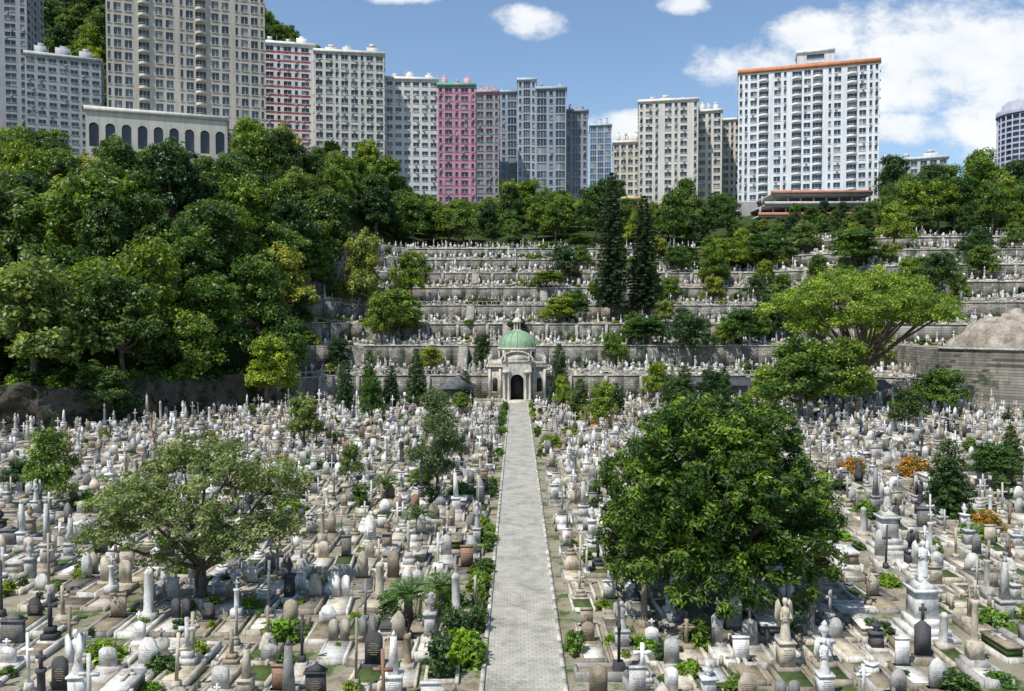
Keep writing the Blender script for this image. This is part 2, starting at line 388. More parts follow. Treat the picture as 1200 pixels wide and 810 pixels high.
excl=[(8.9,35.5,.8),(-14.6,36.5,.6),(16.8,32.8,1.5),(21,45,1.5)]
gm=MB(); y=20.0; row=0
while y<131:
    lim=min(.70*y+6,78)
    for sx in (-1,1):
        x=1.75+R.uniform(0,.3)
        while x<lim:
            ws=R.uniform(.74,1.1); st_=1.15*ws+R.uniform(.06,.5)
            X=sx*(x+st_/2)+(.35 if sx>0 else 0); Y=y+R.uniform(-.45,.45)
            x+=st_
            if int(x/17)!=int((x-st_)/17): x+=.8
            if R.random()<.055: continue
            if Y>F(X)-3.5: continue
            if abs(X)<8 and Y>122: continue
            if any((X-a)**2+(Y-b)**2<c*c for a,b,c in excl): continue
            rot=R.normal(0,.05)
            q=R.random()
            if q<.14: rot+=math.pi
            elif q<.18: rot+=math.pi/2*R.choice([-1,1])
            ti=R.choice(len(TT),p=TW); hs=R.uniform(.68,1.28)*(1.3 if R.random()<.09 else 1)
            place(gm,X,Y,0,rot,(ws,R.uniform(.82,.98),hs),ti,R.normal(0,.018))
    y+=R.uniform(2.05,2.4); row+=1
    if row%7==0: y+=.7
gm.obj('gravestones',[STONE])
tm=MB()
stones=[((.78,.77,.74),.40),((.58,.57,.54),.28),((.50,.45,.37),.16),((.32,.29,.24),.10),((.2,.2,.2),.06)]
for k,(s0,z0,h,dp,r) in enumerate(TER):
    ss=1.7
    while ss<dp-1.2:
        x=-46.0
        while x<125:
            x+=R.uniform(1.0,1.6)
            if math.sin(x*.21+k*2.1+ss)>.93: continue
            if R.random()<.07: continue
            yy=F(x)+s0+ss+R.uniform(-.3,.3)
            if abs(x)>.72*yy: continue
            if x<-36 and k<3: continue
            if x>65 and k==0: continue
            if s0==0 and abs(x)<7 and ss<5: continue
            sl=math.atan2(F(x+1)-F(x-1),2)
            sz=R.uniform(.75,1.0)
            place(tm,x,yy,float(H(x,yy)),sl+R.normal(0,.04),(sz,.8,sz*R.uniform(.9,1.45)),R.choice(len(TT),p=TW))
        ss+=2.1
tm.obj('terrace_gravestones',[STONE])
def monument(X,Y,col):
    m=MB(); c=np.array(col)
    m.box((X,Y,-.1),(2.2,2.0,.3),c*.85);m.box((X,Y,.2),(1.7,1.5,.25),c*.95);m.box((X,Y,.45),(1.2,1.1,.35),c)
    m.box((X,Y,.8),(.95,.85,1.1),c,taper=.95);m.box((X,Y,1.9),(1.15,1.05,.14),c)
    m.prism([(-.5,0),(.5,0),(0,.3)],-.45,.45,c,(X,Y,2.04))
    m.box((X,Y,2.2),(.4,.4,.35),c)
    m.lathe([(.24,0),(.21,.25),(.16,.6),(.13,.8),(.19,1.0),(.16,1.1),(.055,1.16),(.06,1.2),(.105,1.27),(.11,1.34),(.07,1.43)],(X,Y,2.5),12,c)
    for sx in (-1,1):
        m.prism([(sx*.06,.5),(sx*.22,.4),(sx*.4,.8),(sx*.36,1.3),(sx*.24,1.42),(sx*.08,1.05)],.12,.18,c*.95,(X,Y,2.5))
        m.tube([(X+sx*.17,Y,3.55),(X+sx*.22,Y-.14,3.32),(X+sx*.04,Y-.24,3.42)],[.06,.05,.035],6,c)
    for i in range(8): 
        ww=.5*(.6+.4*((i*37)%5)/4); m.quads([(X-ww/2,Y-.43,1.05+i*.08),(X+ww/2,Y-.43,1.05+i*.08),(X+ww/2,Y-.43,1.07+i*.08),(X-ww/2,Y-.43,1.07+i*.08)],c*.5)
    m.obj('angel_monument',[STONE])
monument(16.8,32.8,(.76,.76,.74))
monument(21,45,(.62,.60,.56))

# ------------------------------------------------------------------ chapel
ch=empty('chapel'); CY=128.0
c=MB(); sc1=np.array((.50,.46,.39)); sc2=np.array((.62,.58,.50))
for i in range(3): c.box((0,CY-1.9+i*.35,0),(5-.4*i,.35,.14*(i+1)),sc2)
c.box((0,CY-.45,0),(5,.9-.01,.44),sc2)
c.box((0,CY+5.3,0),(9.4,9,5.6),sc1)
c.box((0,CY+5.3,5.6),(10,9.6,.3),sc2); c.box((0,CY+5.3,5.9),(9.5,9.1,.55),sc1)
c.box((0,CY+5.3,0),(9.7,9.3,.6),sc1*.85)
def archwall(mb,x0,x1,z0,z1,ow,oh,y0,y1,col,n=10):
    r=ow/2; cx=(x0+x1)/2; zc=z0+oh-r
    A=[(cx-r,z0)]+[(cx-r*math.cos(math.pi*i/n),zc+r*math.sin(math.pi*i/n)) for i in range(n+1)]+[(cx+r,z0)]
    O=[(x0,z0)]
    for i in range(n+1):
        a=math.pi*i/n; dx,dz=-math.cos(a),math.sin(a)
        t=min(((x1-x0)/2)/max(abs(dx),1e-6),(z1-zc)/max(dz,1e-6)); O.append((cx+dx*t,zc+dz*t))
    O.append((x1,z0))
    for i in range(len(A)-1):
        mb.quads([(A[i][0],y0,A[i][1]),(O[i][0],y0,O[i][1]),(O[i+1][0],y0,O[i+1][1]),(A[i+1][0],y0,A[i+1][1])],col)
        mb.quads([(A[i][0],y0,A[i][1]),(A[i+1][0],y0,A[i+1][1]),(A[i+1][0],y1,A[i+1][1]),(A[i][0],y1,A[i][1])],col)
    mb.quads([(x0,y0,z0),(x0,y1,z0),(x0,y1,z1),(x0,y0,z1)],col); mb.quads([(x1,y0,z0),(x1,y1,z0),(x1,y1,z1),(x1,y0,z1)],col)
    mb.quads([(x0,y0,z1),(x1,y0,z1),(x1,y1,z1),(x0,y1,z1)],col)
    for i in range(len(O)-1):
        (a,b),(e,f)=O[i],O[i+1]
        if abs(a-e)>1e-4 and abs(b-f)>1e-4:
            k=(x0 if e<cx else x1, z1); mb.add([(a,y0,b),(k[0],y0,k[1]),(e,y0,f)],[0,1,2],[3],col)
archwall(c,-2.3,2.3,.44,6.5,2.1,4.1,CY-.55,CY+.75,sc2)
c.box((0,CY+.1,6.5),(5.0,1.6,.25),sc2*1.05)
pts=[(-2.4,0),(2.4,0)]+[(2.4*math.cos(math.pi*i/14),1.35*math.sin(math.pi*i/14)) for i in range(1,14)]
c.prism(pts,CY-.6,CY+.8,sc1*1.1,(0,0,6.75))
pts2=[(2.4*math.cos(math.pi*i/14),1.35*math.sin(math.pi*i/14)) for i in range(15)]
for i in range(14):
    a,b=pts2[i],pts2[i+1]; k=1.12
    c.prism([a,(a[0]*k,a[1]*k+.05),(b[0]*k,b[1]*k+.05),b],CY-.8,CY+.8,sc2,(0,0,6.76))
for sx in (-1,1):
    for xo in (1.35,2.05):
        c.lathe([(.24,0),(.24,.15),(.19,.25),(.17,3.9),(.24,4.1),(.26,4.25)],(sx*xo,CY-.9,.44),10,sc2)
    c.box((sx*1.7,CY-.9,4.7),(1.3,.62,.5),sc2); c.box((sx*1.7,CY-.9,.43),(1.25,.6,.1),sc1)
    c.lathe([(.2,0),(.12,.1),(.26,.4),(.2,.65),(.05,.8),(.1,.9),(.02,1.1)],(sx*1.9,CY-.8,6.76),8,sc2)
    for xo in (2.75,4.45):
        c.box((sx*xo,CY+.72,.6),(.4,.2,5.0),sc2)
    for yy in (.95,9.7):
        c.lathe([(.25,0),(.14,.12),(.32,.5),(.22,.8),(.06,.95),(.12,1.05),(.02,1.3)],(sx*4.5,CY+yy,6.45),8,sc2)
    c.box((sx*3.6,CY+.74,1.5),(1.0,.12,.14),sc2)
DC=(0,CY+5.2,0)
c.lathe([(3.35,6.2),(3.35,6.7),(3.05,6.75),(3.05,8.3),(3.3,8.4),(3.35,8.65),(3.1,8.7)],DC,32,sc2)
for i in range(12):
    a=2*math.pi*(i+.5)/12; c.box((DC[0]+3.08*math.cos(a),DC[1]+3.08*math.sin(a),6.76),(.3,.36,1.54),sc2*.95,a)
c.lathe([(.75,11.45),(.75,11.65),(.62,11.66),(.0,11.67)],DC,12,sc2)
for i in range(6):
    a=2*math.pi*(i+.5)/6; c.lathe([(.15,0),(.13,.05),(.13,1.15),(.17,1.25)],(.5*math.cos(a),DC[1]+.5*math.sin(a),11.66),6,sc2)
c.lathe([(.85,12.9),(.85,13.05),(.6,13.4),(.25,13.65),(.06,13.7)],DC,12,sc2)
c.box((0,DC[1],13.65),(.2,.16,1.5),sc2);c.box((-.34,DC[1],14.4),(.46,.15,.2),sc2);c.box((.34,DC[1],14.4),(.46,.15,.2),sc2)
c.obj('stonework',[STONE],ch)
d=MB(); prof=[(3.1*math.cos(a),8.7+2.85*math.sin(a)) for a in np.linspace(0,math.pi/2*.86,10)]
d.lathe(prof,DC,32)
d.obj('dome',[COPPER],ch,True)
rb=MB()
for i in range(16):
    a=2*math.pi*i/16
    rb.tube([(DC[0]+(r+.03)*math.cos(a),DC[1]+(r+.03)*math.sin(a),zz+.02) for r,zz in prof],[.06]*len(prof),4)
rb.obj('dome_ribs',[COPPER],ch)
dd=MB(); 
dd.prism(arch(2.1,3.05,1.05,10),CY+.5,CY+.56,(1,1,1),(0,0,.44))
for sx in (-1,1):
    dd.prism(arch(.8,1.9,.4,8),CY+.76,CY+.79,(1,1,1),(sx*3.6,0,1.65))
for i in range(12):
    a=2*math.pi*i/12; dd.box((DC[0]+3.06*math.cos(a),DC[1]+3.06*math.sin(a),7.0),(.08,.6,1.0),(1,1,1),a)
dd.obj('doors_and_windows',[DARK],ch)

sh=empty('garden_shelter'); m=MB()
for x in (-11.2,-7.0):
    for y in (119.5,123.5): m.box((x,y,-.1),(.3,.3,3.0),(.45,.43,.4))
m.box((-9.1,123.6,-.1),(4,.15,2.6),(.4,.38,.34)); m.obj('posts',[STONE],sh)
m=MB(); m.prism([(-2.8,0),(2.8,0),(2.8,.12),(0,1.9),(-2.8,.12)],118.9,124.4,(1,1,1),(-9.1,0,2.85)); m.obj('roof',[ROOF],sh)
for X0,Y0,W in ((24,129,14),(44,124,14)):
    sh=empty('columbarium_pavilion'); m=MB()
    for i in range(int(W/2.4)+1): m.box((X0+i*2.4,Y0,-.1),(.25,.25,2.7),(.5,.5,.5))
    m.box((X0+W/2,Y0+2,-.1),(W,.3,2.6),(.35,.36,.38)); m.obj('walls',[STONE],sh)
    m=MB(); m.prism([(-1.7,0),(1.9,1.1),(1.9,1.22),(-1.7,.14)],-W/2-.4,W/2+.4,(1,1,1)); 
    me=m.mesh('roof',[ROOF]); inst('roof',me,(X0+W/2,Y0+1,2.6),math.pi/2,parent=sh)

# ------------------------------------------------------------------ vegetation
def leaves(mb,P,Nrm,Ln,Wd,col,mat=0):
    n=len(P)
    Nn=Nrm/np.maximum(np.linalg.norm(Nrm,axis=1,keepdims=True),1e-6)
    A=R.normal(size=(n,3)); t=np.cross(Nn,A); t/=np.maximum(np.linalg.norm(t,axis=1,keepdims=True),1e-6); b=np.cross(Nn,t)
    l=(Ln*R.uniform(.7,1.3,n))[:,None]/2; w=(Wd*R.uniform(.7,1.3,n))[:,None]/2
    V=np.stack([P-t*l,P+b*w,P+t*l,P-b*w],axis=1).reshape(-1,3)
    mb.add(V,np.arange(4*n),np.full(n,4),np.repeat(col,4,axis=0),mat)
def sph(n):
    v=R.normal(size=(n,3)); return v/np.linalg.norm(v,axis=1,keepdims=True)
def clumps(mb,C,cr,nl,L,W,cA,cB,up=.7,flat=.75,lightbias=.0):
    n=len(C); tint=np.clip(R.normal(.45+lightbias,.33,n),0,1.2)
    D=sph(n*nl); rr=R.uniform(.25,1,n*nl)[:,None]
    CC=np.repeat(C,nl,axis=0); r=np.repeat(cr*R.uniform(.7,1.3,n),nl)[:,None]
    off=D*rr*r; off[:,2]*=flat
    P=CC+off
    Nr=D*.8+R.normal(size=P.shape)*.55+np.array([0,0,up])
    f=np.clip(np.repeat(tint,nl)+R.normal(0,.16,n*nl),0,1.2)[:,None]
    col=np.array(cA)*(1-f)+np.array(cB)*f
    leaves(mb,P,Nr,L,W,np.maximum(col,.004))
def tree(name,lobes,Hb,tr,nc,nl,L,W,cr,cA,cB,nbr=18,inner=.5,flat=.75,lean=0,lb=0,trunks=1,cut=-.35):
    mb=MB(); lobes=np.array(lobes,float)
    wt=(lobes[:,3]*lobes[:,4]*lobes[:,5])**(2/3); wt/=wt.sum()
    k=R.choice(len(lobes),nc,p=wt); D=sph(nc); D[:,2]=np.where(D[:,2]<cut,-D[:,2]*.6,D[:,2])
    rr=R.uniform(inner,1,nc)**.6
    C=lobes[k,:3]+D*lobes[k,3:6]*rr[:,None]
    clumps(mb,C,cr,nl,L,W,cA,cB,flat=flat,lightbias=lb)
    top=np.array([lean,0,Hb])
    for tk in range(trunks):
        o=np.array([R.uniform(-.4,.4),R.uniform(-.4,.4),0])*(trunks>1)
        mid=top*.5+R.normal(0,.15,3)*[1,1,0]+o*1.2
        mb.tube([(o[0],o[1],-.5),(o[0]*1.1,o[1]*1.1,.2),tuple(mid),tuple(top+o*1.5)],[tr*1.5,tr*1.1,tr*.85,tr*.7],8,(1,1,1),1)
    for q in range(len(lobes)):
        e=lobes[q,:3]; m_=(top+e)/2+R.normal(0,.25,3)
        mb.tube([tuple(top-[0,0,.3]),tuple(m_),tuple(e)],[tr*.6,tr*.38,tr*.18],6,(1,1,1),1)
    for q in R.choice(nc,min(nbr,nc),replace=False):
        e=lobes[k[q],:3]; mb.tube([tuple(e-[0,0,.3]),tuple((e+C[q])/2+R.normal(0,.15,3)),tuple(C[q])],[tr*.2,tr*.12,tr*.04],4,(1,1,1),1)
    return mb.mesh(name,[LEAF,BARK])
def rlobes(n,w,z0,z1,r0,r1):
    out=[]
    for i in range(n):
        a=2*math.pi*i/n*1.618*1.7+R.uniform(-.3,.3); t=i/max(n-1,1)
        zz=z0+(z1-z0)*t; rad=w*(1-.75*t)*R.uniform(.6,1)
        r=R.uniform(r0,r1); out.append((rad*math.cos(a),rad*math.sin(a),zz,r,r,r*.85))
    return out
G1=((.035,.08,.018),(.16,.27,.045)); G2=((.06,.11,.022),(.23,.35,.06)); G3=((.022,.055,.022),(.09,.165,.05)); G4=((.09,.13,.035),(.28,.36,.09))
TPL=[]
for i,(g,w,h) in enumerate([(G1,5,10),(G2,5,11),(G3,4.6,12),(G1,5.6,9.5),(G4,4.6,10),(G2,4,8.5),(G3,5.4,11),(G1,5.2,12)]):
    lb=rlobes(11+i%3,w*.64,h*.30,h*.86,w*.34,w*.50)
    me=tree('tree',lb,h*.34,.28,200,46,.46,.24,.92,g[0],g[1],12)
    TPL.append((me,2.1*w,h))
def conifer(name,Ht,Rm,levels,cA,cB,L=.5,W=.1,pw=.8,per=7,nl=26,cr=.6,tr=.3,z0=.12):
    mb=MB(); C=[]
    for i in range(levels):
        t=i/(levels-1); zz=Ht*(z0+(.985-z0)*t); r=Rm*(1-t)**pw+.12
        k=max(2,int(per*(.4+.6*(1-t))))
        a0=R.uniform(0,6)
        for j in range(k):
            a=a0+2*math.pi*j/k+R.uniform(-.2,.2); rj=r*R.uniform(.75,1.12)
            ns=max(1,int(rj/(cr*.9)))
            for q in range(ns):
                f=(q+1)/ns; C.append((rj*f*math.cos(a),rj*f*math.sin(a),zz-.12*rj*f+.1*f))
            mb.tube([(0,0,zz),(rj*math.cos(a),rj*math.sin(a),zz-.1*rj)],[.05,.015],3,(1,1,1),1)
    clumps(mb,np.array(C),cr,nl,L,W,cA,cB,flat=.5)
    mb.tube([(0,0,-.5),(0,0,Ht*.5),(0,0,Ht)],[tr,tr*.6,.03],7,(1,1,1),1)
    return mb.mesh(name,[LEAF,BARK])
NP=(conifer('norfolk_pine',30,3.6,36,(.014,.034,.02),(.045,.085,.035),L=.75,W=.2,pw=.5,per=9,nl=34,cr=.72),7.2,30)
CYP=(conifer('cypress_tree',6,1.3,22,(.03,.07,.02),(.11,.19,.04),L=.3,W=.1,pw=.7,per=8,nl=30,cr=.38,tr=.12,z0=.06),2.7,6)
CYP2=(conifer('juniper_tree',5,1.5,18,(.02,.05,.022),(.06,.12,.04),L=.3,W=.1,pw=.45,per=9,nl=34,cr=.42,tr=.12,z0=.05),3.0,5)
sl=[(-2.6,0,4.6,2.0,2.0,1.5),(-1,1.6,5.9,1.9,1.9,1.3),(1.2,-1.2,5.8,1.9,1.9,1.4),(2.8,.4,5.0,1.9,1.9,1.5),(.2,.3,6.7,1.7,1.7,1.1),(-3.2,-1.6,3.4,1.5,1.4,1.2),(3.2,-1.3,3.5,1.5,1.4,1.2),(0,-2.4,4.2,1.8,1.5,1.4),(-.6,-1,2.5,1.6,1.3,1),(-1.9,-2.2,4.9,1.5,1.4,1.2),(1.6,-2.3,3.2,1.4,1.3,1.1)]
SP=(tree('frangipani_tree',sl,1.8,.2,760,46,.18,.08,.42,(.08,.12,.045),(.26,.34,.15),90,inner=.3,flat=.6,trunks=3),9.4,7.9)
AIR=(tree('melaleuca_tree',[(0,0,7,1.2,1.2,1.3),(-1.3,0,5.6,1.4,1.4,1.4),(1.3,.4,5.2,1.5,1.4,1.4),(-.9,.8,3.8,1.6,1.4,1.2),(1,-.8,3.4,1.5,1.5,1.1),(0,0,2.4,1.3,1.3,.9)],2,.16,300,38,.26,.09,.5,(.08,.12,.045),(.22,.28,.11),50,inner=.3),5.4,8.4)
bl=[(0,0,6.4,3.8,3.7,3.2)]
for i in range(9):
    a=2*math.pi*i/9; bl.append((3.1*math.cos(a),3.0*math.sin(a),5.0+.7*math.sin(i*2.3),2.2,2.2,2.1))
for i in range(10):
    a=2*math.pi*(i+.5)/10; bl.append((3.5*math.cos(a),3.3*math.sin(a),2.7+.5*math.sin(i*1.7),1.8,1.8,1.7))
for i in range(6):
    a=2*math.pi*(i+.3)/6; bl.append((1.8*math.cos(a),1.8*math.sin(a),7.9+.3*math.sin(i*2.9),1.6,1.6,1.4))
BIG=tree('mango_tree',bl,2.2,.45,1900,58,.24,.09,.40,(.016,.048,.012),(.16,.28,.035),60,inner=.76,flat=.8,lb=-.18,cut=-.6)
rl=[]
for i in range(20):
    a=i*2.399; r=12.3*math.sqrt((i+.5)/20); rl.append((r*math.cos(a),r*math.sin(a),18.6-.036*r*r,3.7,3.7,2.3))
for i in range(9):
    a=i*2.399+1; rl.append((8.5*math.cos(a),8.5*math.sin(a),12.5+R.uniform(-1,1.5),3.2,3.2,2.0))
RAIN=tree('rain_tree',rl,6,.55,1250,52,.42,.2,1.15,(.06,.13,.025),(.24,.36,.06),60,inner=.3,flat=.5,cut=-.3)
def shrub(name,w,h,nc,nl,L,W,cA,cB):
    mb=MB(); D=sph(nc); D[:,2]=abs(D[:,2]); C=D*np.array([w*.42,w*.42,h*.75])*R.uniform(.5,1,nc)[:,None]; C[:,2]+=h*.12
    clumps(mb,C,w*.16,nl,L,W,cA,cB)
    mb.tube([(0,0,-.1),(0,0,h*.5)],[.04,.02],5,(1,1,1),1)
    return mb.mesh(name,[LEAF,BARK])
SH=[shrub('shrub',1.1,.9,40,26,.16,.07,*G1),shrub('shrub',1.2,1.2,40,26,.18,.08,*G2),shrub('shrub',1.0,1.5,40,26,.15,.06,*G3),shrub('shrub',1.4,.8,46,26,.18,.08,(.07,.15,.02),(.22,.40,.05))]
CRO=shrub('croton_shrub',2.4,1.7,110,34,.22,.09,(.10,.12,.03),(.46,.24,.05))
def palm():
    mb=MB(); mb.tube([(0,0,-.2),(0,0,.9)],[.22,.17],8,(1,1,1),1)
    for i in range(34):
        a=i*2.399; e=.25+1.1*(i/34); Lf=1.45; pts=[]
        for k in range(14):
            t=k/13; r=Lf*t*math.cos(e); zz=.9+Lf*t*math.sin(e)-.7*t*t
            pts.append((r*math.cos(a),r*math.sin(a),zz))
        mb.tube(pts[::3]+[pts[-1]],[.02]*6,3,(.12,.2,.04),0)
        sd=np.array([-math.sin(a),math.cos(a),0]); fw=np.array([math.cos(a),math.sin(a),0])
        for k in range(2,14):
            for sg in (-1,1):
                p=np.array(pts[k]); l=.3*(1-abs(k/13-.5)); e2=p+sd*sg*l+fw*.12+np.array([0,0,.05])
                w=fw*.025
                mb.quads([p-w,p+w,e2+w*.3,e2-w*.3],np.array((.09,.18,.04))*R.uniform(.7,1.5))
    return mb.mesh('cycad_palm',[LEAF,BARK])
PALM=palm()

def put(tpl,name,px,d,wpx,pytop):
    me,w0,h0=tpl; x=az(px)*d; zb=float(H(x,d)); w=wpx/FPX*d; ht=max(CAMH+el(pytop)*d-zb,1.5)
    inst(name,me,(x,d,zb),R.uniform(0,6.28),(w/w0,w/w0,ht/h0))
inst('mango_tree',BIG,(8.9,35.5,0),.4,(1.03,1.03,1.02))
inst('frangipani_tree',SP[0],(-14.6,36.5,0),.2,(1.08,1.04,1.02))
put(AIR,'melaleuca_tree',512,57,84,450)
inst('rain_tree',RAIN,(az(1008)*116,116,0),0,(1.0,.75,1.02))
B='broadleaf_tree'
for s_ in [(1,B,370,163,66,288),(4,B,425,168,70,270),(3,B,482,176,60,295),(1,B,468,158,80,340),(5,B,447,152,46,345),(5,B,655,164,52,348),
  (0,B,757,151,80,373),(6,B,812,149,72,368),(3,B,868,151,76,362),(1,B,722,158,56,390),(2,B,905,160,70,345),
  (4,B,355,82,56,462),(0,B,938,103,118,396),(1,B,985,108,100,398),(5,B,905,112,64,430),(3,B,1103,110,76,432),(0,B,1165,62,76,520),(1,B,52,54,80,505),(6,B,22,60,60,540),
  (0,B,640,185,60,318),(3,B,1095,160,80,300),(1,B,565,175,44,350),(2,B,605,160,34,372),
  (5,B,645,80,38,512),(4,B,410,64,38,520),(3,B,493,62,44,555),(0,B,1000,175,90,270),(3,B,900,195,90,275),(1,B,850,200,70,280),(0,B,800,205,80,290),(2,B,680,215,46,275),
  (6,B,1065,92,56,455),(2,B,565,141,30,390),(0,B,435,100,44,442),(1,B,540,112,30,460),(5,B,705,96,46,448),(0,B,790,108,44,440),(6,B,835,112,50,432),(1,B,660,110,30,440),
  (2,B,395,140,40,395),(4,B,505,138,44,405),(1,B,770,128,44,425),(3,B,330,128,90,370),(1,B,318,118,80,395),(2,B,345,145,66,335),(6,B,120,99,90,425),(0,B,40,98,90,435)]:
    put(TPL[s_[0]],s_[1],*s_[2:])
put(NP,'norfolk_pine',716,166,36,203); put(NP,'norfolk_pine',754,170,36,230)
for px,d,w,pt in [(403,112,22,425),(432,118,22,412),(458,120,20,430),(488,121,24,410),(680,104,28,445),(722,112,20,450),(802,124,26,430),(848,121,26,432),(655,125,22,405),(545,120,20,436)]:
    put(CYP if random.random()<.5 else CYP2,'cypress_tree',px,d,w,pt)
put(CYP2,'juniper_tree',1112,53,50,518); put(CYP,'cypress_tree',1185,66,30,500)
for px,d,w in [(693,100,1),(1072,66,1.2),(1002,68,.9),(1158,49,.9),(712,101,.7),(400,70,.6)]:
    inst('croton_shrub',CRO,(az(px)*d,d,0),R.uniform(0,6),(w,w,w))
for x,y,s_ in [(-4.6,33.3,1.05),(-3.4,35,.9),(-9.5,57,1),(-7,62,.9),(-6,48,.9)]:
    inst('cycad_palm',PALM,(x,y,.15),R.uniform(0,6),(s_,s_,s_*1.15))
he=empty('path_side_shrubs')
for i in range(120):
    y=R.choice([31,33,39,41,47,60,78,92,104,112,120])+R.normal(0,1.8); sx=-1 if R.random()<.68 else 1
    if sx>0 and y<64: continue
    if y>126: continue
    x=PX+sx*R.uniform(1.8,2.4); s_=R.uniform(.4,1.05)
    inst('shrub',SH[R.integers(4)],(x,y,0),R.uniform(0,6),(s_,s_,s_),he)
for x,y,s_ in [(-2.1,30,1.5),(-2.6,31.2,1.3),(2.2,30.8,.9),(-2.8,28.6,1.3)]:
    inst('shrub',SH[R.integers(4)],(x,y,0),R.uniform(0,6),(s_,s_,s_*1.1),he)
he=empty('cemetery_shrubs')
for i in range(720):
    y=R.uniform(26,130); x=R.uniform(-.66*y,.66*y)
    if abs(x)<3 or y>F(x)-2: continue
    if math.sin(x*.3+1)+math.sin(y*.25)<-.5: continue
    s_=R.uniform(.3,.9) if R.random()<.8 else R.uniform(.9,1.8); inst('shrub',SH[R.integers(4)],(x,y,0),R.uniform(0,6),(s_,s_,s_*.85),he)
he=empty('terrace_shrubs')
for i in range(240):
    x=R.uniform(-46,110); s_=R.uniform(0,85); y=float(F(x))+s_
    q=R.uniform(.8,2.6); inst('shrub',SH[R.integers(4)],(x,y,float(H(x,y))-.1),R.uniform(0,6),(q*1.3,q,q*.8),he)
he=empty('undergrowth')
for i in range(210):
    x=R.uniform(-88,-37); s_=R.uniform(2.5,30); y=float(F(x))+s_
    q=R.uniform(2.0,4.0); inst('shrub',SH[R.integers(4)],(x,y,float(H(x,y))-.2),R.uniform(0,6),(q,q,q*.8),he)

fo=empty('hillside_forest')
def scatter(n,gen,mind,sc0,sc1,par):
    loc=[]; tries=0
    while len(loc)<n and tries<n*14:
        tries+=1; g=gen()
        if g is None: continue
        x,y=g[:2]; km=g[2] if len(g)>2 else 1
        if any((x-a)**2+(y-b)**2<(mind*km)**2 for a,b in loc): continue
        loc.append((x,y)); s_=R.uniform(sc0,sc1)*km; tp=TPL[R.integers(len(TPL))]
        inst('tree',tp[0],(x,y,float(H(x,y))-.4),R.uniform(0,6.28),(s_*R.uniform(.9,1.15),s_*R.uniform(.9,1.15),s_*R.uniform(.8,1.3)),par)
def g_left():
    x=R.uniform(-150,-35); s_=R.uniform(3,118); y=float(F(x))+s_
    b=x/y
    if b<-.85: return None
    if x>-39 and s_<60: return None
    if x>-46 and s_>=60 and b>-.22: return None
    if -.58<b<-.34 and s_>78: return None
    return x,y,(1.15 if s_<60 else .95)
scatter(225,g_left,5.3,.85,1.4,fo)
def g_mid():
    y_=R.uniform(87,165); x=R.uniform(-60,180); y=float(F(x))+y_
    b=x/y
    if abs(b)>.76: return None
    if .27<b<.46: return None
    if .13<b<.3 and y_>138: return None
    return x,y,(.65+.55*(math.sin(x*.11+y*.05)*.5+.5))
scatter(225,g_mid,5.2,.75,1.3,fo)
def g_low():
    y_=R.uniform(86,112); x=R.uniform(40,120); y=float(F(x))+y_
    if not .25<x/y<.47: return None
    return x,y
scatter(26,g_low,4,.38,.58,fo)
def g_terr():
    x=R.uniform(10,120); s_=R.uniform(10,86); y=float(F(x))+s_
    b=x/y
    if abs(b)>.75: return None
    if x>64 and s_<38: return None
    p=.8 if .3<b<.54 else .35
    if b>.56: p=.2
    if b<.12: p=.1
    if R.random()>p: return None
    return x,y
scatter(58,g_terr,6.5,.5,.85,fo)
mo=empty('mountain_forest')
def g_mt():
    y=R.uniform(380,640); x=R.uniform(-.68,-.2)*y
    if -.50<x/y<-.34: return None
    return x,y
scatter(300,g_mt,7,1.5,2.3,mo)

def rock(X,Y,Zb,sx,sy,sz):
    n=40; V=[];L=[];T_=[]; nz=R.normal(size=(n,n))*.16
    for j in range(n):
        for i in range(n):
            u=i/(n-1)*2-1; v=j/(n-1)*2-1
            hgt=(max(0,1-u*u)*max(0,1-v*v))**.4
            V.append((X+u*sx,Y+v*sy,Zb-.5+sz*hgt*(.85+.12*math.sin(u*4+v*3)+.08*math.sin(v*11-u*5))+nz[j,i]*(hgt>.05)))
    for j in range(n-1):
        for i in range(n-1): a=j*n+i; L+=[a,a+1,a+n+1,a+n]; T_.append(4)
    m=MB(); m.add(V,L,T_); m.obj('rock_outcrop',[ROCK])
rock(az(1185)*127,127,8.4,8,7,7.0)

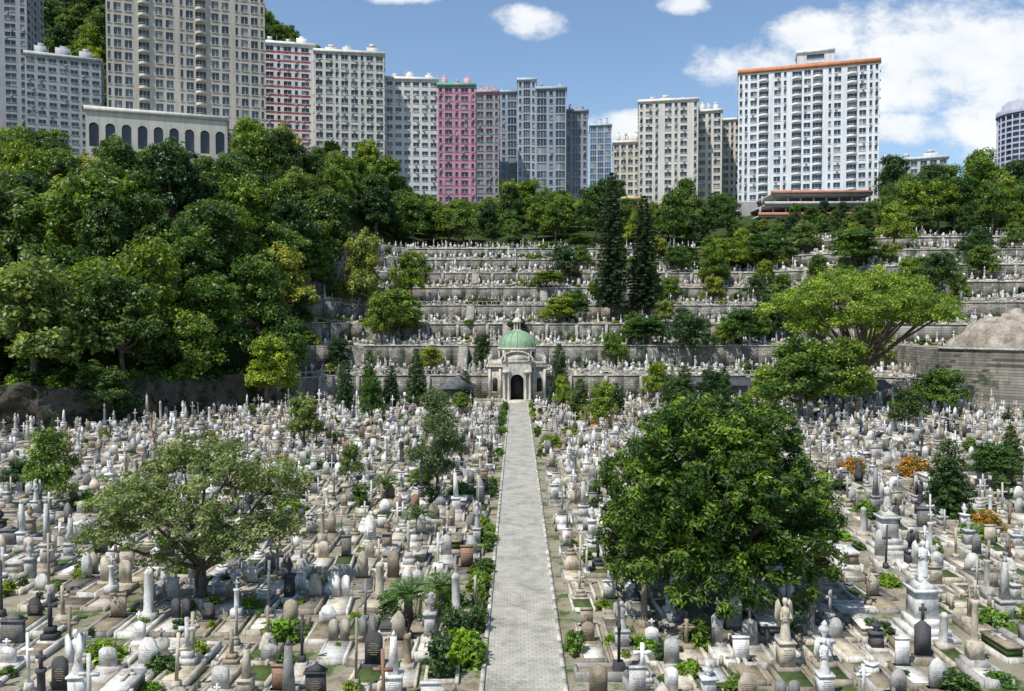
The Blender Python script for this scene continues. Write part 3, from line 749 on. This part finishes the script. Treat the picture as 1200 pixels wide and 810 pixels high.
# ------------------------------------------------------------------ buildings
def building(name,px0,px1,pytop,d,depth,pat,spat,wall,fh=3.05,yaw=None,band=None,trim=None,parapet=1.2,ac=.25,glass=(.05,.065,.075),pent=True,zb=None,wz=(.30,.86),par=None,cornice=None,balcol=None):
    e=par or empty(name)
    cx=(az(px0)+az(px1))/2*d; W=(px1-px0)/FPX*d; zt=CAMH+el(pytop)*d
    if zb is None: zb=float(H(cx,d+depth/2))-4
    nf=max(1,int(round((zt-zb)/fh))); fh=(zt-zb)/nf
    if yaw is None: yaw=-math.atan2(cx,d)*.8
    cs,sn=math.cos(yaw),math.sin(yaw)
    wall=np.array(wall,float); trim=np.array(trim if trim is not None else wall*1.12); band=wall if band is None else np.array(band)
    balcol=trim if balcol is None else np.array(balcol)
    WB,GB,BB,AB,RB=MB(),MB(),MB(),MB(),MB()
    cen=np.array([cx,d+depth/2,0])
    def w3(p):
        p=np.asarray(p,float).reshape(-1,3); return np.c_[p[:,0]*cs-p[:,1]*sn,p[:,0]*sn+p[:,1]*cs,p[:,2]]+cen
    faces=[((-W/2,-depth/2),(1,0),(0,-1),W,pat),((W/2,-depth/2),(0,1),(1,0),depth,spat),((-W/2,depth/2),(0,-1),(-1,0),depth,spat),((W/2,depth/2),(-1,0),(0,1),W,'w')]
    rel={'w':3.2,'n':1.8,'.':1.2,'B':3.6,'v':3.0,'s':2.2,'P':3}
    for fi,(o,u,n,Lf,pt) in enumerate(faces):
        if fi==3:
            a=(o[0],o[1]);b=(o[0]+u[0]*Lf,o[1]+u[1]*Lf); WB.quads(w3([(a[0],a[1],zb),(b[0],b[1],zb),(b[0],b[1],zt),(a[0],a[1],zt)]),wall); continue
        def P(s_,z_,r=0): return (o[0]+u[0]*s_-n[0]*r,o[1]+u[1]*s_-n[1]*r,z_)
        tot=sum(rel[c_] for c_ in pt); k=Lf/tot; s0=0
        for c_ in pt:
            wd=rel[c_]*k; s1=s0+wd
            if c_=='.':
                WB.quads(w3([P(s0,zb),P(s1,zb),P(s1,zt),P(s0,zt)]),wall); s0=s1; continue
            mgn={'w':.16,'n':.26,'B':.06,'v':.1,'s':.2,'P':.2}[c_]
            for f in range(nf):
                z0=zb+f*fh; z1=z0+fh
                a0=s0+wd*mgn;a1=s1-wd*mgn
                if c_=='B': b0,b1,r=z0+.02*fh,z0+.85*fh,1.0
                elif c_=='v': b0,b1,r=z0+.12*fh,z0+.95*fh,.2
                elif c_=='s': b0,b1,r=z0+.5*fh,z0+.82*fh,.2
                else: b0,b1,r=z0+wz[0]*fh,z0+wz[1]*fh,.28
                if c_=='P': r=.7
                WB.quads(w3([P(s0,z0),P(s1,z0),P(s1,b0),P(s0,b0)]),band if c_!='B' else wall)
                WB.quads(w3([P(s0,b0),P(a0,b0),P(a0,b1),P(s0,b1), P(a1,b0),P(s1,b0),P(s1,b1),P(a1,b1), P(s0,b1),P(s1,b1),P(s1,z1),P(s0,z1)]),wall)
                WB.quads(w3([P(a0,b0),P(a0,b0,r),P(a0,b1,r),P(a0,b1), P(a1,b0),P(a1,b0,r),P(a1,b1,r),P(a1,b1), P(a0,b1),P(a1,b1),P(a1,b1,r),P(a0,b1,r), P(a0,b0),P(a1,b0),P(a1,b0,r),P(a0,b0,r)]),wall)
                if c_=='P':
                    am=(a0+a1)/2; rr=(a1-a0)/2; zc=b1-rr; ns=8
                    for i in range(ns):
                        t0=math.pi*i/ns;t1=math.pi*(i+1)/ns
                        WB.quads(w3([P(am+rr*math.cos(t0),zc+rr*math.sin(t0),-.01),P(am+rr*math.cos(t1),zc+rr*math.sin(t1),-.01),P(am+rr*math.cos(t1),b1,-.01),P(am+rr*math.cos(t0),b1,-.01)]),trim)
                q=R.random(); gc=np.array(glass)*R.uniform(.5,1.5)
                if q<.16 and c_!='P': gc=np.array((.34,.33,.30))*R.uniform(.5,1.1)
                am=(a0+a1)/2
                if q<.5 and c_ in 'wv':
                    gc2=np.array((.3,.29,.26))*R.uniform(.3,1)
                    GB.quads(w3([P(a0,b0,r),P(am,b0,r),P(am,b1,r),P(a0,b1,r)]),gc); GB.quads(w3([P(am,b0,r),P(a1,b0,r),P(a1,b1,r),P(am,b1,r)]),gc2 if q<.3 else gc*.7)
                else: GB.quads(w3([P(a0,b0,r),P(a1,b0,r),P(a1,b1,r),P(a0,b1,r)]),gc)
                mw=.07
                if c_ in 'wvB':
                    for tt in ((.5,) if c_=='w' else (.33,.66)):
                        sm=a0+(a1-a0)*tt; WB.quads(w3([P(sm-mw,b0,r-.03),P(sm+mw,b0,r-.03),P(sm+mw,b1,r-.03),P(sm-mw,b1,r-.03)]),(.5,.5,.5))
                if c_ in 'wns':
                    BB.quads(w3([P(a0-.1,b0-.12,-.14),P(a1+.1,b0-.12,-.14),P(a1+.1,b0,-.14),P(a0-.1,b0,-.14), P(a0-.1,b0,-.14),P(a1+.1,b0,-.14),P(a1+.1,b0,.0),P(a0-.1,b0,.0)]),trim)
                if c_ in 'wn' and R.random()<ac:
                    sa=R.uniform(a0,max(a0+.05,a1-.7)); zz=b0-.75
                    q4=[]
                    A=[P(sa,zz,-.02),P(sa+.7,zz,-.02),P(sa+.7,zz,-.45),P(sa,zz,-.45)]; Bq=[(x_,y_,zz+.5) for x_,y_,_ in A]
                    for i in range(4): j=(i+1)%4; q4+=[A[i],A[j],Bq[j],Bq[i]]
                    q4+=A+Bq; AB.quads(w3(q4),np.array((.45,.45,.43))*R.uniform(.6,1.1))
                if c_=='B':
                    nseg=6; out=[]
                    for i in range(nseg+1):
                        t_=i/nseg; out.append((s0+wd*.03+wd*.94*t_, -(.05+1.35*max(0,math.sin(math.pi*t_))**.7)))
                    zl=z0+.05; zh=z0+1.0
                    for i in range(nseg):
                        (sa,ra),(sb,rb_)=out[i],out[i+1]
                        BB.quads(w3([P(sa,zl-.18,ra),P(sb,zl-.18,rb_),P(sb,zh*.5+zl*.5,rb_),P(sa,zh*.5+zl*.5,ra)]),balcol)
                        BB.quads(w3([P(sa,zh-.1,ra),P(sb,zh-.1,rb_),P(sb,zh,rb_),P(sa,zh,ra)]),balcol*.7)
                        BB.quads(w3([P(sa,zl,ra),P(sb,zl,rb_),P(sb,zl,.0),P(sa,zl,.0), P(sa,zl-.18,ra),P(sb,zl-.18,rb_),P(sb,zl-.18,.0),P(sa,zl-.18,.0)]),balcol*.9)
            s0=s1
    RB.quads(w3([(-W/2,-depth/2,zt),(W/2,-depth/2,zt),(W/2,depth/2,zt),(-W/2,depth/2,zt)]),(.3,.3,.29))
    def wbox(mb,x,y,z_,sx,sy,h,col):
        a,b=sx/2,sy/2
        Pp=w3([(x-a,y-b,z_),(x+a,y-b,z_),(x+a,y+b,z_),(x-a,y+b,z_),(x-a,y-b,z_+h),(x+a,y-b,z_+h),(x+a,y+b,z_+h),(x-a,y+b,z_+h)])
        mb.add(Pp,[0,3,2,1,4,5,6,7,0,1,5,4,1,2,6,5,2,3,7,6,3,0,4,7],[4]*6,col)
    cc=np.array(cornice) if cornice is not None else trim
    ov=.35; th=.35
    for (x,y,sx,sy) in ((0,-depth/2-ov/2+th/2,W+2*ov,th+ov),(0,depth/2+ov/2-th/2,W+2*ov,th+ov),(-W/2-ov/2+th/2,0,th+ov,depth-2*th-.01),(W/2+ov/2-th/2,0,th+ov,depth-2*th-.01)):
        wbox(RB,x,y,zt+.01,sx,sy,parapet,cc)
    if pent:
        for q in range(3):
            x=(-.3+.3*q)*W+R.uniform(-.05,.05)*W; sx=W*R.uniform(.12,.2); hh=R.uniform(2.2,5)
            wbox(RB,x,R.uniform(-.1,.1)*depth,zt+.02,sx,depth*.35,hh,wall*R.uniform(.85,1.05))
            wbox(RB,x,0,zt+.02+hh,sx*.5,depth*.2,1.4,wall*.9)
        for q in range(5):
            x=R.uniform(-.42,.42)*W; wbox(RB,x,R.uniform(-.4,.1)*depth,zt+.02,.12,.12,R.uniform(3,6),(.3,.3,.3))
    WB.obj('walls',[FAC],e); GB.obj('windows',[GLASS],e); BB.obj('balconies_and_sills',[FAC],e); AB.obj('air_conditioners',[FAC],e); RB.obj('roof',[FAC],e)
    return e
building('apartment_tower',-70,22,-60,300,20,'wnww.wn','wnwnw',(.33,.33,.34),yaw=.25)  # some grey and white walls below lean blue: distance haze put into colour
building('office_block',26,104,70,270,16,'wwwwwww','wwww',(.42,.43,.43),wz=(.35,.8),glass=(.05,.07,.09))
t=building('luxury_apartment_tower',120,292,-70,222,24,'nww.B.ww.nwB.ww.nwwn','wnwnw',(.48,.44,.38),fh=3.3,ac=0,band=(.42,.38,.325),glass=(.07,.095,.105),wz=(.22,.86),trim=(.64,.61,.55))
building('luxury_apartment_tower',100,252,137,206,14,'PPPPPPPPP','PPPP',(.58,.54,.47),fh=9.5,ac=0,par=t,pent=False,zb=13+el(185)*206-9.5,wz=(.12,.72),trim=(.60,.57,.51),glass=(.03,.035,.04))
building('red_striped_apartment_block',302,364,56,290,16,'.wnwnw.','wnw',(.70,.68,.66),band=(.48,.15,.16),wz=(.30,.84))
building('apartment_block',366,446,66,280,18,'wwnwwnww','wwww',(.62,.60,.54),ac=.6)
building('apartment_block',450,511,97,290,16,'wwwwww','www',(.68,.67,.64),ac=.5,wz=(.38,.84))
e=building('pink_apartment_block',512,556,104,290,16,'nwnwn','wnw',(.56,.30,.37),ac=.4,cornice=(.12,.40,.24),band=(.50,.22,.29))
building('x',557,584,112,291,16,'wwn','wnw',(.42,.30,.31),ac=.3,par=e,band=(.2,.3,.3))
e=building('grey_apartment_complex',574,606,112,316,16,'vnv','vnv',(.36,.40,.46),ac=.1)
building('x',607,628,98,310,20,'nvn','vnv',(.44,.48,.54),ac=.1,par=e,pent=False)
building('x',629,664,108,306,20,'vnv','vnv',(.33,.37,.43),ac=.1,par=e)
building('x',664,690,134,312,20,'nvn','vnv',(.30,.31,.36),ac=.1,par=e)
building('blue_glass_tower',692,717,150,420,16,'vvv','vv',(.42,.47,.54),glass=(.10,.13,.18),ac=0)
building('cream_apartment_block',720,752,170,330,14,'wwww','ww',(.66,.61,.52),ac=.5)
e=building('cream_apartment_block',752,820,122,312,20,'nwn.wnw.n','wnwn',(.68,.64,.57),ac=.6)
building('x',820,848,134,318,16,'wnw','wnw',(.66,.62,.54),ac=.5,par=e)
building('x',849,872,144,330,16,'wnw','wnw',(.66,.60,.50),ac=.5,par=e,pent=False)
e=building('white_apartment_tower',874,1028,84,280,18,'nnwB.wn.BwB.nw.Bwnn','nwnwn',(.76,.77,.78),ac=.4,cornice=(.58,.24,.12),parapet=1.6,pent=False)
building('x',935,975,66,286,8,'n','n',(.66,.66,.65),par=e,zb=13+el(86)*286,ac=0,pent=False)
building('low_apartment_block',1030,1110,190,330,16,'wwwwwwww','www',(.55,.56,.57),ac=.2)
building('yellow_house',727,750,236,262,10,'nwn','ww',(.58,.44,.16),ac=0,pent=False)
e=empty('car_park'); m=MB(); X=az(948)*248; Y0=248
for i in range(4):
    z_=13+el(268)*Y0+i*3.4; L_=36-i*1.5
    m.box((X+i*1.2,Y0+10,z_),(L_,18,.5),(.46,.44,.42)); m.box((X+i*1.2,Y0+.8,z_+.5),(L_,.3,1.0),((.50,.22,.15) if i in (3,1) else (.5,.46,.43)))
    for k in range(9): m.box((X-16+k*4+i*.6,Y0+3,z_-2.9),(.5,.5,2.9),(.4,.39,.38))
m.box((X,Y0+17,13+el(300)*Y0),(34,2,19),(.22,.21,.21)); m.obj('decks',[FAC],e)
e=empty('round_office_tower'); D_=480; X=az(1196)*D_; zt=13+el(130)*D_
m=MB(); g=MB()
z_=40
while z_<zt-8:
    g.lathe([(14.6,0),(14.6,2.2)],(X,D_,z_),32,(.03,.04,.07),cap=False); m.lathe([(15,2.2),(15,3.4)],(X,D_,z_),32,(.30,.31,.38)); z_+=3.4
m.lathe([(16,0),(16,3),(13,3),(13,7),(11,7),(11,8.5)],(X,D_,z_),32,(.38,.38,.44)); 
for i in range(24):
    a=2*math.pi*i/24; m.box((X+15.2*math.cos(a),D_+15.2*math.sin(a),40),(.5,.5,z_-40),(.38,.38,.44),a)
m.obj('bands',[FAC],e); g.obj('glazing',[GLASS],e)

# ------------------------------------------------------------------ light
sd=Vector((-.40,-.42,1.0)).normalized()
sun=bpy.data.lights.new('sun','SUN'); sun.energy=5.0; sun.angle=math.radians(.5); sun.color=(1,.97,.91)
so=bpy.data.objects.new('sun',sun); COL.objects.link(so); so.rotation_euler=sd.to_track_quat('Z','Y').to_euler()
w=bpy.data.worlds.new('World'); scene.world=w; w.use_nodes=True; nt=w.node_tree; nt.nodes.clear()
out=N(nt,'ShaderNodeOutputWorld'); bg=N(nt,'ShaderNodeBackground'); bg.inputs['Strength'].default_value=.15
sky=N(nt,'ShaderNodeTexSky',sky_type='NISHITA'); sky.sun_disc=False
sky.sun_elevation=math.asin(sd.z); sky.sun_rotation=math.atan2(sd.x,sd.y); sky.altitude=0; sky.air_density=1.15; sky.dust_density=.3; sky.ozone_density=3.5
def mm(op,a,b=None,c=None):
    n=N(nt,'ShaderNodeMath',operation=op)
    for i,v in enumerate((a,b,c)):
        if v is None: continue
        if isinstance(v,bpy.types.NodeSocket): nt.links.new(v,n.inputs[i])
        else: n.inputs[i].default_value=v
    return n.outputs[0]
tc=N(nt,'ShaderNodeTexCoord').outputs['Generated']; sp=N(nt,'ShaderNodeSeparateXYZ'); nt.links.new(tc,sp.inputs[0])
yy=mm('MAXIMUM',sp.outputs[1],.02); A=mm('DIVIDE',sp.outputs[0],yy); E=mm('DIVIDE',sp.outputs[2],yy)
cv=N(nt,'ShaderNodeCombineXYZ'); nt.links.new(A,cv.inputs[0]); nt.links.new(E,cv.inputs[1])
n1=noise(nt,scalev(nt,cv.outputs[0],(1,1.5,1)),8,9,.64); n2=noise(nt,scalev(nt,cv.outputs[0],(1,1.3,1)),24,6,.6)
msk=None
for cx_,cy_,rx,ry in [(1140,66,150,72),(1195,140,110,70),(1080,92,84,46),(905,84,88,34),(945,50,52,30),(620,32,44,20),(470,0,50,12),(800,8,30,14),(725,150,50,18),(1055,155,60,20),(1300,60,160,130),(300,-90,160,50)]:
    dx=mm('MULTIPLY',mm('SUBTRACT',A,az(cx_)),FPX/rx); dy=mm('MULTIPLY',mm('SUBTRACT',E,el(cy_)),FPX/ry)
    q=mm('SUBTRACT',1,mm('ADD',mm('MULTIPLY',dx,dx),mm('MULTIPLY',dy,dy)))
    msk=q if msk is None else mm('MAXIMUM',msk,q)
msk=mm('MAXIMUM',msk,-1.1)
v=mm('ADD',mm('MULTIPLY',msk,.85),mm('MULTIPLY',mm('SUBTRACT',n1,.5),3.6)); v=mm('ADD',v,mm('MULTIPLY',mm('SUBTRACT',n2,.5),1.1))
cov=N(nt,'ShaderNodeMapRange',interpolation_type='SMOOTHSTEP'); nt.links.new(v,cov.inputs[0]); cov.inputs[1].default_value=-.3; cov.inputs[2].default_value=.75
cc=ramp(nt,n1,[(.35,(5.6,6.0,6.5)),(.6,(6.7,6.8,6.9))])
sk=mix(nt,sky.outputs[0],cc,mm('MULTIPLY',cov.outputs[0],.96))
nt.links.new(sk,bg.inputs['Color']); nt.links.new(bg.outputs[0],out.inputs['Surface'])

# ------------------------------------------------------------------ camera
cam=bpy.data.cameras.new('camera'); co=bpy.data.objects.new('camera',cam); COL.objects.link(co)
cam.sensor_width=36; cam.lens=FPX/1200*36; cam.clip_start=.5; cam.clip_end=9000
co.location=(0,0,CAMH); co.rotation_euler=(math.radians(90-1.72),0,math.radians(.37))
scene.camera=co
scene.view_settings.view_transform='Standard'; scene.view_settings.look='None'; scene.view_settings.exposure=0
